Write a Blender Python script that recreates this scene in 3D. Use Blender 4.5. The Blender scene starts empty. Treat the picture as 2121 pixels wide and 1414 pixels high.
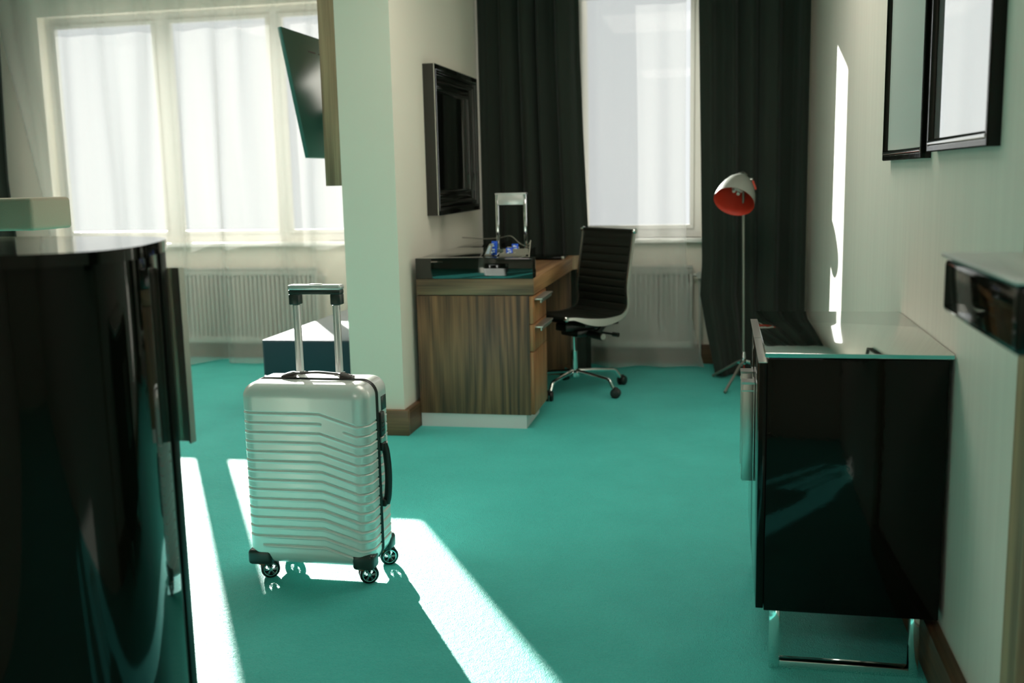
import bpy, bmesh, math, random
from mathutils import Vector, Matrix, noise
random.seed(7)
sc = bpy.context.scene
COL = sc.collection
PI = math.pi

# ------------------------------------------------------------------ camera
cam_d = bpy.data.cameras.new('camera'); cam = bpy.data.objects.new('camera', cam_d); COL.objects.link(cam)
R2 = Vector((0.97989811, 0.19827686, -0.02204503)); U2 = Vector((-0.0099496, 0.15893583, 0.98723878)); FW = Vector((-0.19925035, 0.96717407, -0.15771369))
M = Matrix((R2, U2, -FW)).transposed().to_4x4(); M.translation = Vector((0, 0, 1.25)); cam.matrix_world = M
cam_d.sensor_width = 36.0; cam_d.lens = 36.0*2127.6/2121.0
cam_d.clip_start = 0.02; cam_d.clip_end = 200
cam_d.dof.use_dof = True; cam_d.dof.focus_distance = 3.25; cam_d.dof.aperture_fstop = 3.0
sc.camera = cam

# ------------------------------------------------------------------ world, sun, exposure
w = bpy.data.worlds.new('sky'); sc.world = w; w.use_nodes = True
bg = w.node_tree.nodes['Background']; bg.inputs[0].default_value = (0.97, 0.975, 1.0, 1); bg.inputs[1].default_value = 0.93
sun_d = bpy.data.lights.new('sun', 'SUN'); sun_d.energy = 28; sun_d.angle = math.radians(0.55); sun_d.color = (1.0, 0.97, 0.92)
sun = bpy.data.objects.new('sun', sun_d); COL.objects.link(sun)
sd = Vector((0.60, -1.0, -math.tan(math.radians(16.0))*1.166)); sun.rotation_euler = sd.to_track_quat('-Z', 'Y').to_euler(); sun.location = (-6, 12, 6)
def area(name, loc, sx, sy, e, col, rot=(0, 0, 0)):
    d = bpy.data.lights.new(name, 'AREA'); d.shape = 'RECTANGLE'; d.size = sx; d.size_y = sy; d.energy = e; d.color = col
    o = bpy.data.objects.new(name, d); COL.objects.link(o); o.location = loc; o.rotation_euler = rot; return o
area('fill_light', (-0.5, -0.8, 2.62), 1.2, 1.2, 21, (1.0, 0.85, 0.80))  # three fill lights added to brighten the room, no known fixtures
area('fill_light', (-0.45, 4.1, 2.62), 1.2, 1.2, 22, (1.0, 0.88, 0.77))
area('fill_light', (-3.6, 4.6, 2.62), 1.4, 1.4, 36, (1.0, 0.88, 0.77))
sc.view_settings.view_transform = 'Standard'; sc.view_settings.look = 'None'
sc.view_settings.gamma = 1.0; sc.view_settings.use_curve_mapping = False; sc.view_settings.exposure = 0.08

# ------------------------------------------------------------------ materials
def nt(m): return m.node_tree.nodes, m.node_tree.links
def mat(name, col, rough=0.5, metal=0.0, spec=0.5, coat=0.0, sheen=0.0, bump=None, var=None, ior=1.5, vscale=None):
    m = bpy.data.materials.new(name); m.use_nodes = True; N, L = nt(m); b = N['Principled BSDF']
    b.inputs['Base Color'].default_value = (*col, 1); b.inputs['Roughness'].default_value = rough
    b.inputs['Metallic'].default_value = metal; b.inputs['Specular IOR Level'].default_value = spec
    b.inputs['Coat Weight'].default_value = coat; b.inputs['Coat Roughness'].default_value = 0.04
    b.inputs['Sheen Weight'].default_value = sheen; b.inputs['IOR'].default_value = ior
    tc = N.new('ShaderNodeTexCoord')
    if var:
        n = N.new('ShaderNodeTexNoise'); n.inputs['Scale'].default_value = var[0]; n.inputs['Detail'].default_value = 5
        mp = N.new('ShaderNodeMapping'); mp.inputs['Scale'].default_value = vscale or (1, 1, 1)
        L.new(tc.outputs['Object'], mp.inputs[0]); L.new(mp.outputs[0], n.inputs['Vector'])
        r = N.new('ShaderNodeValToRGB'); r.color_ramp.elements[0].position = .3; r.color_ramp.elements[1].position = .7
        a = var[1]; r.color_ramp.elements[0].color = (*[c*(1-a) for c in col], 1); r.color_ramp.elements[1].color = (*[min(1, c*(1+a)) for c in col], 1)
        L.new(n.outputs['Fac'], r.inputs[0]); L.new(r.outputs[0], b.inputs['Base Color'])
    if bump:
        n = N.new('ShaderNodeTexNoise'); n.inputs['Scale'].default_value = bump[0]; n.inputs['Detail'].default_value = bump[3] if len(bump) > 3 else 3
        L.new(tc.outputs['Object'], n.inputs['Vector'])
        bp = N.new('ShaderNodeBump'); bp.inputs['Strength'].default_value = bump[1]; bp.inputs['Distance'].default_value = bump[2]
        L.new(n.outputs['Fac'], bp.inputs['Height']); L.new(bp.outputs[0], b.inputs['Normal'])
    return m
def wood(name, dark, light, axis=2, ring=9.0, rough=0.45, spread=1.0):
    m = bpy.data.materials.new(name); m.use_nodes = True; N, L = nt(m); b = N['Principled BSDF']; b.inputs['Roughness'].default_value = rough
    tc = N.new('ShaderNodeTexCoord')
    def mapped(along, across):
        mp = N.new('ShaderNodeMapping'); s = [across]*3; s[axis] = along; mp.inputs['Scale'].default_value = s
        L.new(tc.outputs['Object'], mp.inputs[0]); return mp
    n1 = N.new('ShaderNodeTexNoise'); n1.inputs['Scale'].default_value = 1.0; n1.inputs['Detail'].default_value = 1.5; n1.inputs['Roughness'].default_value = 0.35
    L.new(mapped(0.36*spread, 3.3*spread).outputs[0], n1.inputs['Vector'])
    mu = N.new('ShaderNodeMath'); mu.operation = 'MULTIPLY'; mu.inputs[1].default_value = ring*2*PI; L.new(n1.outputs['Fac'], mu.inputs[0])
    si = N.new('ShaderNodeMath'); si.operation = 'SINE'; L.new(mu.outputs[0], si.inputs[0])
    ma = N.new('ShaderNodeMapRange'); ma.inputs[1].default_value = -1; ma.inputs[2].default_value = 1; L.new(si.outputs[0], ma.inputs[0])
    n2 = N.new('ShaderNodeTexNoise'); n2.inputs['Scale'].default_value = 1.0; n2.inputs['Detail'].default_value = 6
    L.new(mapped(3.0, 130.0).outputs[0], n2.inputs['Vector'])
    n3 = N.new('ShaderNodeTexNoise'); n3.inputs['Scale'].default_value = 1.0; n3.inputs['Detail'].default_value = 3
    L.new(mapped(1.2, 34.0).outputs[0], n3.inputs['Vector'])
    mx0 = N.new('ShaderNodeMix'); mx0.data_type = 'FLOAT'; mx0.inputs[0].default_value = 0.5
    L.new(n2.outputs['Fac'], mx0.inputs[2]); L.new(n3.outputs['Fac'], mx0.inputs[3])
    mx = N.new('ShaderNodeMix'); mx.data_type = 'FLOAT'; mx.inputs[0].default_value = 0.84
    L.new(ma.outputs[0], mx.inputs[2]); L.new(mx0.outputs[0], mx.inputs[3])
    r = N.new('ShaderNodeValToRGB'); e = r.color_ramp.elements
    e[0].position = .34; e[0].color = (*dark, 1); e[1].position = .66; e[1].color = (*light, 1)
    L.new(mx.outputs[0], r.inputs[0]); L.new(r.outputs[0], b.inputs['Base Color'])
    bp = N.new('ShaderNodeBump'); bp.inputs['Strength'].default_value = .25; bp.inputs['Distance'].default_value = .001
    L.new(n2.outputs['Fac'], bp.inputs['Height']); L.new(bp.outputs[0], b.inputs['Normal'])
    return m
def carpet_mat():
    m = bpy.data.materials.new('teal_carpet'); m.use_nodes = True; N, L = nt(m); b = N['Principled BSDF']
    b.inputs['Roughness'].default_value = 0.52; b.inputs['Specular IOR Level'].default_value = 0.62
    b.inputs['Sheen Weight'].default_value = 0.12; b.inputs['Sheen Roughness'].default_value = 0.5; b.inputs['Sheen Tint'].default_value = (0.75, 1, 0.97, 1)
    tc = N.new('ShaderNodeTexCoord')
    n = N.new('ShaderNodeTexNoise'); n.inputs['Scale'].default_value = 3.5; n.inputs['Detail'].default_value = 8; n.inputs['Roughness'].default_value = 0.6
    L.new(tc.outputs['Object'], n.inputs['Vector'])
    r = N.new('ShaderNodeValToRGB'); e = r.color_ramp.elements
    e[0].position = .3; e[0].color = (0.025, 0.57, 0.51, 1); e[1].position = .7; e[1].color = (0.06, 0.74, 0.66, 1)
    nf = N.new('ShaderNodeTexNoise'); nf.inputs['Scale'].default_value = 140; nf.inputs['Detail'].default_value = 2; L.new(tc.outputs['Object'], nf.inputs['Vector'])
    mf = N.new('ShaderNodeMix'); mf.data_type = 'FLOAT'; mf.inputs[0].default_value = 0.45; L.new(n.outputs['Fac'], mf.inputs[2]); L.new(nf.outputs['Fac'], mf.inputs[3])
    L.new(mf.outputs[0], r.inputs[0]); L.new(r.outputs[0], b.inputs['Base Color'])
    n2 = N.new('ShaderNodeTexNoise'); n2.inputs['Scale'].default_value = 260; n2.inputs['Detail'].default_value = 3; L.new(tc.outputs['Object'], n2.inputs['Vector'])
    n3 = N.new('ShaderNodeTexNoise'); n3.inputs['Scale'].default_value = 45; n3.inputs['Detail'].default_value = 5; L.new(tc.outputs['Object'], n3.inputs['Vector'])
    ad = N.new('ShaderNodeMath'); ad.operation = 'ADD'; L.new(n2.outputs['Fac'], ad.inputs[0]); L.new(n3.outputs['Fac'], ad.inputs[1])
    bp = N.new('ShaderNodeBump'); bp.inputs['Strength'].default_value = .9; bp.inputs['Distance'].default_value = .010
    L.new(ad.outputs[0], bp.inputs['Height']); L.new(bp.outputs[0], b.inputs['Normal'])
    return m
def sheer_mat(name, base=0.22, k=0.5, col=(0.9, 0.88, 0.84), tr=0.25):
    m = bpy.data.materials.new(name); m.use_nodes = True; N, L = nt(m); N.remove(N['Principled BSDF']); out = N['Material Output']
    t = N.new('ShaderNodeBsdfTransparent'); t.inputs[0].default_value = (1, 1, 1, 1)
    tl = N.new('ShaderNodeBsdfTranslucent'); tl.inputs[0].default_value = (*[c*tr for c in col], 1)
    df = N.new('ShaderNodeBsdfDiffuse'); df.inputs[0].default_value = (*[c*.68 for c in col], 1)
    ad = N.new('ShaderNodeAddShader'); L.new(tl.outputs[0], ad.inputs[0]); L.new(df.outputs[0], ad.inputs[1])
    lw = N.new('ShaderNodeLayerWeight'); lw.inputs['Blend'].default_value = 0.5
    pw = N.new('ShaderNodeMath'); pw.operation = 'POWER'; pw.inputs[1].default_value = 2.0; L.new(lw.outputs['Facing'], pw.inputs[0])
    mr = N.new('ShaderNodeMapRange'); mr.inputs[3].default_value = base; mr.inputs[4].default_value = min(0.95, base+k); L.new(pw.outputs[0], mr.inputs[0])
    mx = N.new('ShaderNodeMixShader'); L.new(mr.outputs[0], mx.inputs[0]); L.new(t.outputs[0], mx.inputs[1]); L.new(ad.outputs[0], mx.inputs[2])
    L.new(mx.outputs[0], out.inputs[0]); return m
def pane_mat():
    m = bpy.data.materials.new('window_glass'); m.use_nodes = True; N, L = nt(m); N.remove(N['Principled BSDF']); out = N['Material Output']
    t = N.new('ShaderNodeBsdfTransparent'); t.inputs[0].default_value = (0.96, 0.98, 0.97, 1)
    g = N.new('ShaderNodeBsdfGlossy'); g.inputs['Roughness'].default_value = 0.01
    mx = N.new('ShaderNodeMixShader'); mx.inputs[0].default_value = 0.02
    L.new(t.outputs[0], mx.inputs[1]); L.new(g.outputs[0], mx.inputs[2]); L.new(mx.outputs[0], out.inputs[0]); return m

WALLP = mat('wall_paint_cream', (0.83, 0.79, 0.68), 0.75, bump=(300, .1, .001))
WALLR = mat('wall_pale_streaked', (0.77, 0.735, 0.66), 0.55, var=(3, .03), vscale=(12, 12, .4), bump=(220, .1, .001))  # pale wall with faint vertical tone streaks
CEIL = mat('ceiling_paint', (0.8, 0.8, 0.77), 0.9)
CARPET = carpet_mat()
WOODV = wood('zebrano_shaded_vertical', (0.050, 0.033, 0.023), (0.27, 0.145, 0.070), 2, 15)  # shaded faces of the desk wood, shade put into the colour
WOODX = wood('zebrano_shaded_along_x', (0.080, 0.052, 0.032), (0.26, 0.165, 0.088), 0, 11)  # same wood, front edge in shade, darkened in the colour
WOODY = wood('zebrano_lit_along_y', (0.17, 0.08, 0.032), (0.42, 0.23, 0.10), 1, 12)  # same wood, brighter light on the top put into the colour
WOODF = wood('drawer_wood_lit', (0.17, 0.065, 0.022), (0.44, 0.20, 0.075), 2, 14)  # same wood, sunnier side painted lighter and more orange
WOODB = wood('baseboard_wood_y', (0.06, 0.032, 0.016), (0.17, 0.095, 0.045), 1, 4)
WOODBX = wood('baseboard_wood_x', (0.08, 0.042, 0.02), (0.21, 0.12, 0.055), 0, 4)
WOODT = wood('panel_wood', (0.20, 0.125, 0.075), (0.46, 0.32, 0.19), 2, 8)
LACQ = mat('black_lacquer', (0.0035, 0.004, 0.0025), 0.05, spec=0.2, bump=(90, .10, .0008))
LACQS = mat('black_lacquer_smooth', (0.0035, 0.004, 0.0025), 0.06, spec=0.27, bump=(7, .10, .003))
LACQB = mat('black_lacquer_bow', (0.003, 0.0035, 0.002), 0.05, spec=0.17, bump=(7, .08, .002))
LACQF = mat('black_lacquer_glossy', (0.0035, 0.004, 0.0025), 0.05, spec=0.6, coat=0.5, bump=(9, .10, .003))
BLACKP = mat('black_plastic', (0.012, 0.014, 0.011), 0.35)
BLACKM = mat('black_matte', (0.010, 0.012, 0.009), 0.6)
DARKP = mat('dark_green_black_plastic', (0.02, 0.032, 0.027), 0.35)
CHROME = mat('chrome', (0.82, 0.83, 0.82), 0.08, metal=1.0)
ALU = mat('brushed_aluminium', (0.62, 0.62, 0.58), 0.33, metal=1.0)
ALUS = mat('satin_aluminium', (0.55, 0.54, 0.48), 0.38, metal=1.0)
STEELP = mat('plinth_steel', (0.74, 0.73, 0.72), 0.45, metal=0.25)
SILV = mat('silver_plastic', (0.70, 0.70, 0.68), 0.3, metal=0.45)
SHELL = mat('silver_shell', (0.80, 0.81, 0.77), 0.33, metal=0.25, coat=0.35, bump=(900, .05, .0004))
DRAPE = mat('dark_green_drape', (0.015, 0.023, 0.016), 0.85, sheen=0.12, bump=(500, .2, .001))
LEATH = mat('black_leather', (0.012, 0.015, 0.011), 0.42, bump=(350, .15, .0006))
TVM = mat('tv_back', (0.06, 0.20, 0.175), 0.32, spec=0.6)  # dark plastic; the carpet's teal reflection is put into the base colour
VELV = mat('petrol_velvet', (0.005, 0.04, 0.06), 0.6, sheen=0.35, bump=(400, .2, .001))
WHITEP = mat('white_enamel', (0.80, 0.80, 0.75), 0.35)
RADP = mat('radiator_enamel', (0.58, 0.58, 0.53), 0.4)
FRAMEW = mat('white_window_frame', (0.68, 0.67, 0.63), 0.4)
LAMPG = mat('lamp_grey_enamel', (0.30, 0.32, 0.28), 0.4)
LAMPR = mat('lamp_red_inside', (0.62, 0.045, 0.02), 0.5)
REDP = mat('red_plastic', (0.62, 0.06, 0.025), 0.4)
POLEM = mat('grey_pole', (0.28, 0.29, 0.25), 0.35, metal=0.6)
ORANGE = mat('orange_plastic', (0.75, 0.17, 0.03), 0.4)
BLUEP = mat('blue_wrapper', (0.01, 0.09, 0.62), 0.35, bump=(60, .4, .003))
WHITEPR = mat('white_print', (0.6, 0.75, 0.85), 0.5)
CARD = mat('grey_card', (0.36, 0.35, 0.29), 0.7)
CREAM = mat('cream_woven_fabric', (0.50, 0.42, 0.32), 0.85, bump=(420, .5, .002))
BULB = mat('bulb_holder_white', (0.8, 0.8, 0.76), 0.3)
MIRR = mat('mirror_glass', (0.80, 0.82, 0.80), 0.02, metal=1.0)
MIRD = mat('dark_mirror_glass', (0.30, 0.31, 0.28), 0.02, metal=1.0)
PANE = pane_mat()
SHEER1 = sheer_mat('sheer_voile', 0.36, 0.22, tr=.09)
SHEER2 = sheer_mat('sheer_voile_dense', 0.36, 0.2, tr=.075)
def glass_top_mat():
    m = mat('clear_glass_top', (0.62, 0.70, 0.66), 0.03, spec=0.5); N, L = nt(m); b = N['Principled BSDF']
    b.inputs['Transmission Weight'].default_value = 0.0
    return m
GREENG = mat('glass_edge_teal', (0.10, 0.55, 0.50), 0.08, spec=0.8, coat=1.0)
GLASSTOP = mat('mirror_backed_glass', (0.74, 0.77, 0.74), 0.06, metal=1.0)
PICW = mat('window_reflecting_glazing', (0.93, 0.93, 0.97), 0.06, metal=.75, coat=1.0)  # white, mirror-like colour stands in for the window reflected in the glass
PICP = mat('pale_glazed_print', (0.62, 0.70, 0.66), 0.5, coat=0.5)

# ------------------------------------------------------------------ mesh helpers
class MB:
    def __init__(s): s.bm = bmesh.new()
    def box(s, a, b, bev=0.0, seg=2, mtx=None):
        t = bmesh.new(); a = Vector(a); b = Vector(b)
        bmesh.ops.create_cube(t, size=1.0)
        d = b-a; c = (a+b)/2
        for v in t.verts: v.co = Vector((v.co.x*abs(d.x), v.co.y*abs(d.y), v.co.z*abs(d.z)))+c
        if bev > 0: bmesh.ops.bevel(t, geom=list(t.edges), offset=bev, segments=seg, profile=0.5, affect='EDGES')
        s._merge(t, mtx); return s
    def _merge(s, t, mtx=None):
        if mtx is not None: bmesh.ops.transform(t, matrix=mtx, verts=t.verts)
        mp = {v: s.bm.verts.new(v.co) for v in t.verts}
        for f in t.faces:
            try: s.bm.faces.new([mp[v] for v in f.verts])
            except ValueError: pass
        t.free()
    def cyl(s, p0, p1, r0, r1=None, seg=20, caps=True):
        r1 = r0 if r1 is None else r1
        return s.lathe([(0, 0), (r0, 0), (r1, (Vector(p1)-Vector(p0)).length), (0, (Vector(p1)-Vector(p0)).length)] if caps else [(r0, 0), (r1, (Vector(p1)-Vector(p0)).length)], p0, Vector(p1)-Vector(p0), seg)
    def lathe(s, prof, org, axis, seg=24):
        org = Vector(org); q = Vector(axis).normalized().to_track_quat('Z', 'Y'); bm = s.bm; rings = []
        for (r, h) in prof:
            if r < 1e-6: rings.append([bm.verts.new(org+q@Vector((0, 0, h)))])
            else: rings.append([bm.verts.new(org+q@Vector((r*math.cos(2*PI*i/seg), r*math.sin(2*PI*i/seg), h))) for i in range(seg)])
        for A, B in zip(rings, rings[1:]):
            for i in range(seg):
                j = (i+1) % seg
                try:
                    if len(A) == 1 and len(B) > 1: bm.faces.new((A[0], B[j], B[i]))
                    elif len(B) == 1 and len(A) > 1: bm.faces.new((A[i], A[j], B[0]))
                    elif len(A) > 1: bm.faces.new((A[i], A[j], B[j], B[i]))
                except ValueError: pass
        return s
    def tube(s, pts, r, seg=10, closed=False, flat=None):
        pts = [Vector(p) for p in pts]; bm = s.bm; rings = []; n = len(pts); prev = None
        for k, p in enumerate(pts):
            if closed: t = (pts[(k+1) % n]-pts[k-1])
            else: t = pts[min(k+1, n-1)]-pts[max(k-1, 0)]
            t.normalize()
            if prev is None:
                u = t.cross(Vector((0, 0, 1)))
                if u.length < 1e-3: u = t.cross(Vector((1, 0, 0)))
            else: u = prev-t*prev.dot(t)
            u.normalize(); prev = u; v = t.cross(u)
            rr = r[k] if isinstance(r, (list, tuple)) else r
            fa, fb = flat or (1, 1)
            rings.append([bm.verts.new(p+u*rr*fa*math.cos(2*PI*i/seg)+v*rr*fb*math.sin(2*PI*i/seg)) for i in range(seg)])
        for k in range(n if closed else n-1):
            A, B = rings[k], rings[(k+1) % n]
            for i in range(seg): bm.faces.new((A[i], A[(i+1) % seg], B[(i+1) % seg], B[i]))
        if not closed: bm.faces.new(rings[0][::-1]); bm.faces.new(rings[-1])
        return s
    def prism(s, poly, f0, f1):
        bm = s.bm; A = [bm.verts.new(f0(*p)) for p in poly]; B = [bm.verts.new(f1(*p)) for p in poly]; n = len(poly)
        for i in range(n): bm.faces.new((A[i], A[(i+1) % n], B[(i+1) % n], B[i]))
        bm.faces.new(A[::-1]); bm.faces.new(B); return s
    def grid(s, nx, ny, fn, closed=False):
        bm = s.bm; V = [[bm.verts.new(fn(i/nx, j/ny)) for j in range(ny+1)] for i in range(nx+1)]
        for i in range(nx):
            for j in range(ny): bm.faces.new((V[i][j], V[i+1][j], V[i+1][j+1], V[i][j+1]))
        return s
def spline(pts, n=8, closed=False):
    P = [Vector(p) for p in pts]; out = []; m = len(P)
    for i in range(m if closed else m-1):
        a = P[(i-1) % m] if closed or i > 0 else P[0]; b = P[i]; c = P[(i+1) % m]; d = P[(i+2) % m] if closed or i+2 < m else P[-1]
        for k in range(n):
            t = k/n
            out.append(0.5*((2*b)+(-a+c)*t+(2*a-5*b+4*c-d)*t*t+(-a+3*b-3*c+d)*t**3))
    if not closed: out.append(P[-1])
    return out
def tag(o, label=None, cat=None, group=None, kind=None):
    if label: o['label'] = label
    if cat: o['category'] = cat
    if group: o['group'] = group
    if kind: o['kind'] = kind
    return o
def obj(name, mb, m, parent=None, local=False, ang=35, label=None, kind=None):
    bm = mb.bm; bmesh.ops.remove_doubles(bm, verts=bm.verts, dist=1e-6); bmesh.ops.recalc_face_normals(bm, faces=bm.faces)
    me = bpy.data.meshes.new(name); bm.to_mesh(me); bm.free()
    for p in me.polygons: p.use_smooth = True
    me.set_sharp_from_angle(angle=math.radians(ang)); me.materials.append(m)
    o = bpy.data.objects.new(name, me); COL.objects.link(o)
    if parent:
        o.parent = parent
        if parent.type == 'EMPTY' and not local: o.location = -parent.location
    if label: o['label'] = label
    if kind: o['kind'] = kind
    return o
def empty(name, loc, label, cat, group=None, rot=0):
    o = bpy.data.objects.new(name, None); COL.objects.link(o); o.location = loc; o.rotation_euler = (0, 0, rot); o.empty_display_size = .1
    return tag(o, label, cat, group)
def struct(name, mb, m, parent=None, **k): 
    o = obj(name, mb, m, parent, **k)
    if not parent: o['kind'] = 'structure'
    return o

# ------------------------------------------------------------------ room shell
WX = 0.54; BW = 6.85; WB = 7.05; CH = 2.7; LX = -6.2; RY = -3.2; PX0, PX1, PY = -1.803, -1.532, 4.76
struct('floor', MB().box((LX, RY, -0.1), (WX+.2, WB, 0)), CARPET)
struct('ceiling', MB().box((LX, RY, CH), (WX+.2, WB, CH+.1)), CEIL)
struct('wall_right', MB().box((WX, RY, 0), (WX+.2, WB, CH)), WALLR)
struct('wall_left', MB().box((LX-.2, RY, 0), (LX, WB, CH)), WALLP)
struct('wall_rear', MB().box((LX, RY-.2, 0), (WX+.2, RY, CH)), WALLP)
W1 = (-4.855, -1.9); W2 = (-1.35, -0.135); SZ, TZ = 0.835, 2.46
bwm = MB()
bwm.box((LX, BW, 0), (WX+.2, WB, SZ)); bwm.box((LX, BW, TZ), (WX+.2, WB, CH))
bwm.box((LX, BW, SZ), (W1[0], WB, TZ)); bwm.box((W1[1], BW, SZ), (W2[0], WB, TZ)); bwm.box((W2[1], BW, SZ), (WX+.2, WB, TZ))
struct('wall_back', bwm, WALLP)
struct('wall_partition', MB().box((PX0, PY, 0), (PX1, BW, CH)), WALLP)
struct('wall_near_left', MB().box((-1.80, RY, 0), (-1.645, 1.93, CH)), WALLP)
def window(name, x0, x1, mulls, handle=None):
    f = MB(); y0, y1 = 6.945, 6.99; t = .05
    f.box((x0, y0, SZ), (x1, y1, SZ+.055)); f.box((x0, y0, TZ-.05), (x1, y1, TZ))
    f.box((x0, y0, SZ+.0551), (x0+t, y1, TZ-.0501)); f.box((x1-t, y0, SZ+.0551), (x1, y1, TZ-.0501))
    for (a, b) in mulls: f.box((a, y0, SZ+.0551), (b, y1, TZ-.0501))
    o = struct(name, f, FRAMEW)
    xs = [x0+t]+[v for ab in mulls for v in ab]+[x1-t]
    for a, b in zip(xs[::2], xs[1::2]):
        s = MB(); z0, z1 = SZ+.055, TZ-.05; q = .026
        for bx in (((a, z0), (b, z0+q)), ((a, z1-q), (b, z1)), ((a, z0+q+.0001), (a+q, z1-q-.0001)), ((b-q, z0+q+.0001), (b, z1-q-.0001))):
            s.box((bx[0][0]+.0005, y0-.012, bx[0][1]+.0005), (bx[1][0]-.0005, y1-.02, bx[1][1]-.0005))
        so = obj('sash', s, FRAMEW, o)
        obj('pane', MB().box((a+q, 6.965, z0+q), (b-q, 6.971, z1-q)), PANE, so)
    obj('window_sill', MB().box((x0-.02, BW-.06, SZ-.03), (x1+.02 if x1 > -1 else x1, y0, SZ), .006), WHITEP, o)
    return o
window('window_1', W1[0], W1[1], [(-3.985, -3.885), (-3.11, -3.04)])
window('window_2', W2[0], W2[1], [])
BH = .128
struct('baseboard_right', MB().box((WX-.034, 1.95, 0), (WX, BW, BH), .003), WOODB)
struct('baseboard_back', MB().box((LX, BW-.025, 0), (PX0-.028, BW, BH), .003).box((PX1+.028, BW-.025, 0), (WX-.034, BW, BH), .003), WOODBX)
bp = MB(); bp.box((PX0-.028, PY-.028, 0), (PX1+.028, PY, BH), .003)
o = struct('baseboard_partition', bp, WOODBX)
obj('baseboard_side', MB().box((PX1, PY, 0), (PX1+.028, BW-.025, BH), .003).box((PX0-.028, PY, 0), (PX0, BW-.025, BH), .003), WOODB, o)
struct('baseboard_left', MB().box((LX, RY, 0), (LX+.025, BW-.03, BH), .003), WOODB)
struct('trim_1', MB().box((WX-.022, 1.855, 0), (WX, 1.945, 2.12), .004), WOODT)

struct('sun_block_pier', MB().box((-1.35, WB, -.1), (-.93, WB+.30, 3.2), .002), mat('sun_block_render', (.55, .53, .48), .8))  # unseen pier added outside to cut the sun through the narrow window

# ------------------------------------------------------------------ curtains
def cloth(name, m, x0, x1, y0, z0, z1, amp, folds, nx, nz, edge0=None, edge1=None, flare=None, seed=0, thick=0.0, ek=1):
    rnd = random.Random(seed); ph = [rnd.uniform(0, 6.28) for _ in range(6)]
    def fn(u, v):
        z = z1+(z0-z1)*v
        a = edge0(z) if edge0 else x0; b = edge1(z) if edge1 else x1
        x = x0+(x1-x0)*u+(a-x0)*(1-u)**ek+(b-x1)*u**ek
        s = u*folds*2*PI
        y = amp*(math.sin(s+1.3*math.sin(u*9+ph[0])+ph[1])+.16*math.sin(2.1*s+ph[2]+v*1.2)+.5*math.sin(.47*s+ph[3]))
        y += .004*math.sin(v*7+s*.5+ph[4])
        yy = y0+y
        if flare: yy += flare(u, v, z)
        return Vector((x+.25*amp*math.cos(s*1.1+ph[5]), yy, z))
    o = obj(name, MB().grid(nx, nz, fn), m, ang=80)
    if thick:
        md = o.modifiers.new('thickness', 'SOLIDIFY'); md.thickness = thick
    return o
def lerp_tab(tab):
    tab = sorted(tab)
    def f(z):
        if z <= tab[0][0]: return tab[0][1]
        for (a, va), (b, vb) in zip(tab, tab[1:]):
            if z <= b: return va+(vb-va)*(z-a)/(b-a)
        return tab[-1][1]
    return f
def drapeflare(u, v, z): return -.02-.05*max(0, 1-z/.5)*math.sin(u*7)**2
tag(cloth('blackout_curtain', DRAPE, -1.515, -.85, 6.535, .012, 2.62, .036, 5, 260, 50, edge1=lerp_tab([(0, -.812), (.9, -.825), (1.5, -.85), (2.03, -.868), (2.62, -.875)]), seed=3, flare=drapeflare, thick=.003),
    'dark green blackout curtain hanging behind the desk, left of the narrow window', 'curtain', 'blackout curtains')
def rflare(u, v, z): return -.15*max(0, 1-z/.65)**1.6*(1-.4*u)-.01
tag(cloth('blackout_curtain', DRAPE, -.13, .5, 6.535, .012, 2.62, .034, 4.6, 240, 70, edge0=lerp_tab([(0, -.02), (.12, -.045), (.3, -.085), (.5, -.122), (.7, -.112), (2.2, -.14), (2.62, -.145)]), edge1=lerp_tab([(0, .47), (.4, .505), (2.6, .505)]), seed=11, flare=rflare, thick=.003),
    'dark green blackout curtain hanging behind the red-lined floor lamp', 'curtain', 'blackout curtains')
tag(cloth('blackout_curtain', DRAPE, -5.75, -4.91, 6.50, .012, 2.62, .036, 7, 160, 30, edge1=lerp_tab([(0, -4.88), (.85, -4.90), (1.3, -4.925), (1.8, -4.91), (2.62, -4.88)]), seed=5, thick=.003),
    'dark blackout curtain at the far left edge, beside the wide window', 'curtain', 'blackout curtains')
def sflare(u, v, z):
    k = max(0, 1-z/.55); big = -.10*min(1, max(0, (2.45-z)/1.2))*(.5+.5*math.sin(u*44+1.5*math.sin(u*13)))
    return big-.13*k**1.4*(0.5+0.5*math.sin(u*31+1.0))-.06*max(0, 1-z/1.6)*(0.5+.5*math.sin(u*17))
s1 = cloth('sheer_curtain', SHEER1, -5.02, -2.05, 6.70, .012, 2.66, .026, 11, 560, 60, edge0=lerp_tab([(0, -4.62), (1.2, -4.78), (2.3, -5.03), (2.66, -5.08)]), seed=21, flare=sflare, ek=9)
tag(s1, 'long white sheer curtain veiling the wide window and its radiator on the left', 'curtain', 'sheer curtains')
s2 = cloth('sheer_curtain', SHEER2, -1.1, -.27, 6.69, .012, 2.66, .018, 2.6, 200, 60, edge1=lerp_tab([(0, -.10), (.3, -.18), (.7, -.22), (1.2, -.23), (2.66, -.23)]), seed=33, flare=lambda u, v, z: -.05*(.5+.5*math.sin(u*11+2))*min(1, max(0, (2.4-z)))-.08*max(0, 1-z/.4)**1.5*(.5+.5*math.sin(u*19)))
tag(s2, 'white sheer curtain across the narrow window between the two dark curtains', 'curtain', 'sheer curtains')

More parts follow.
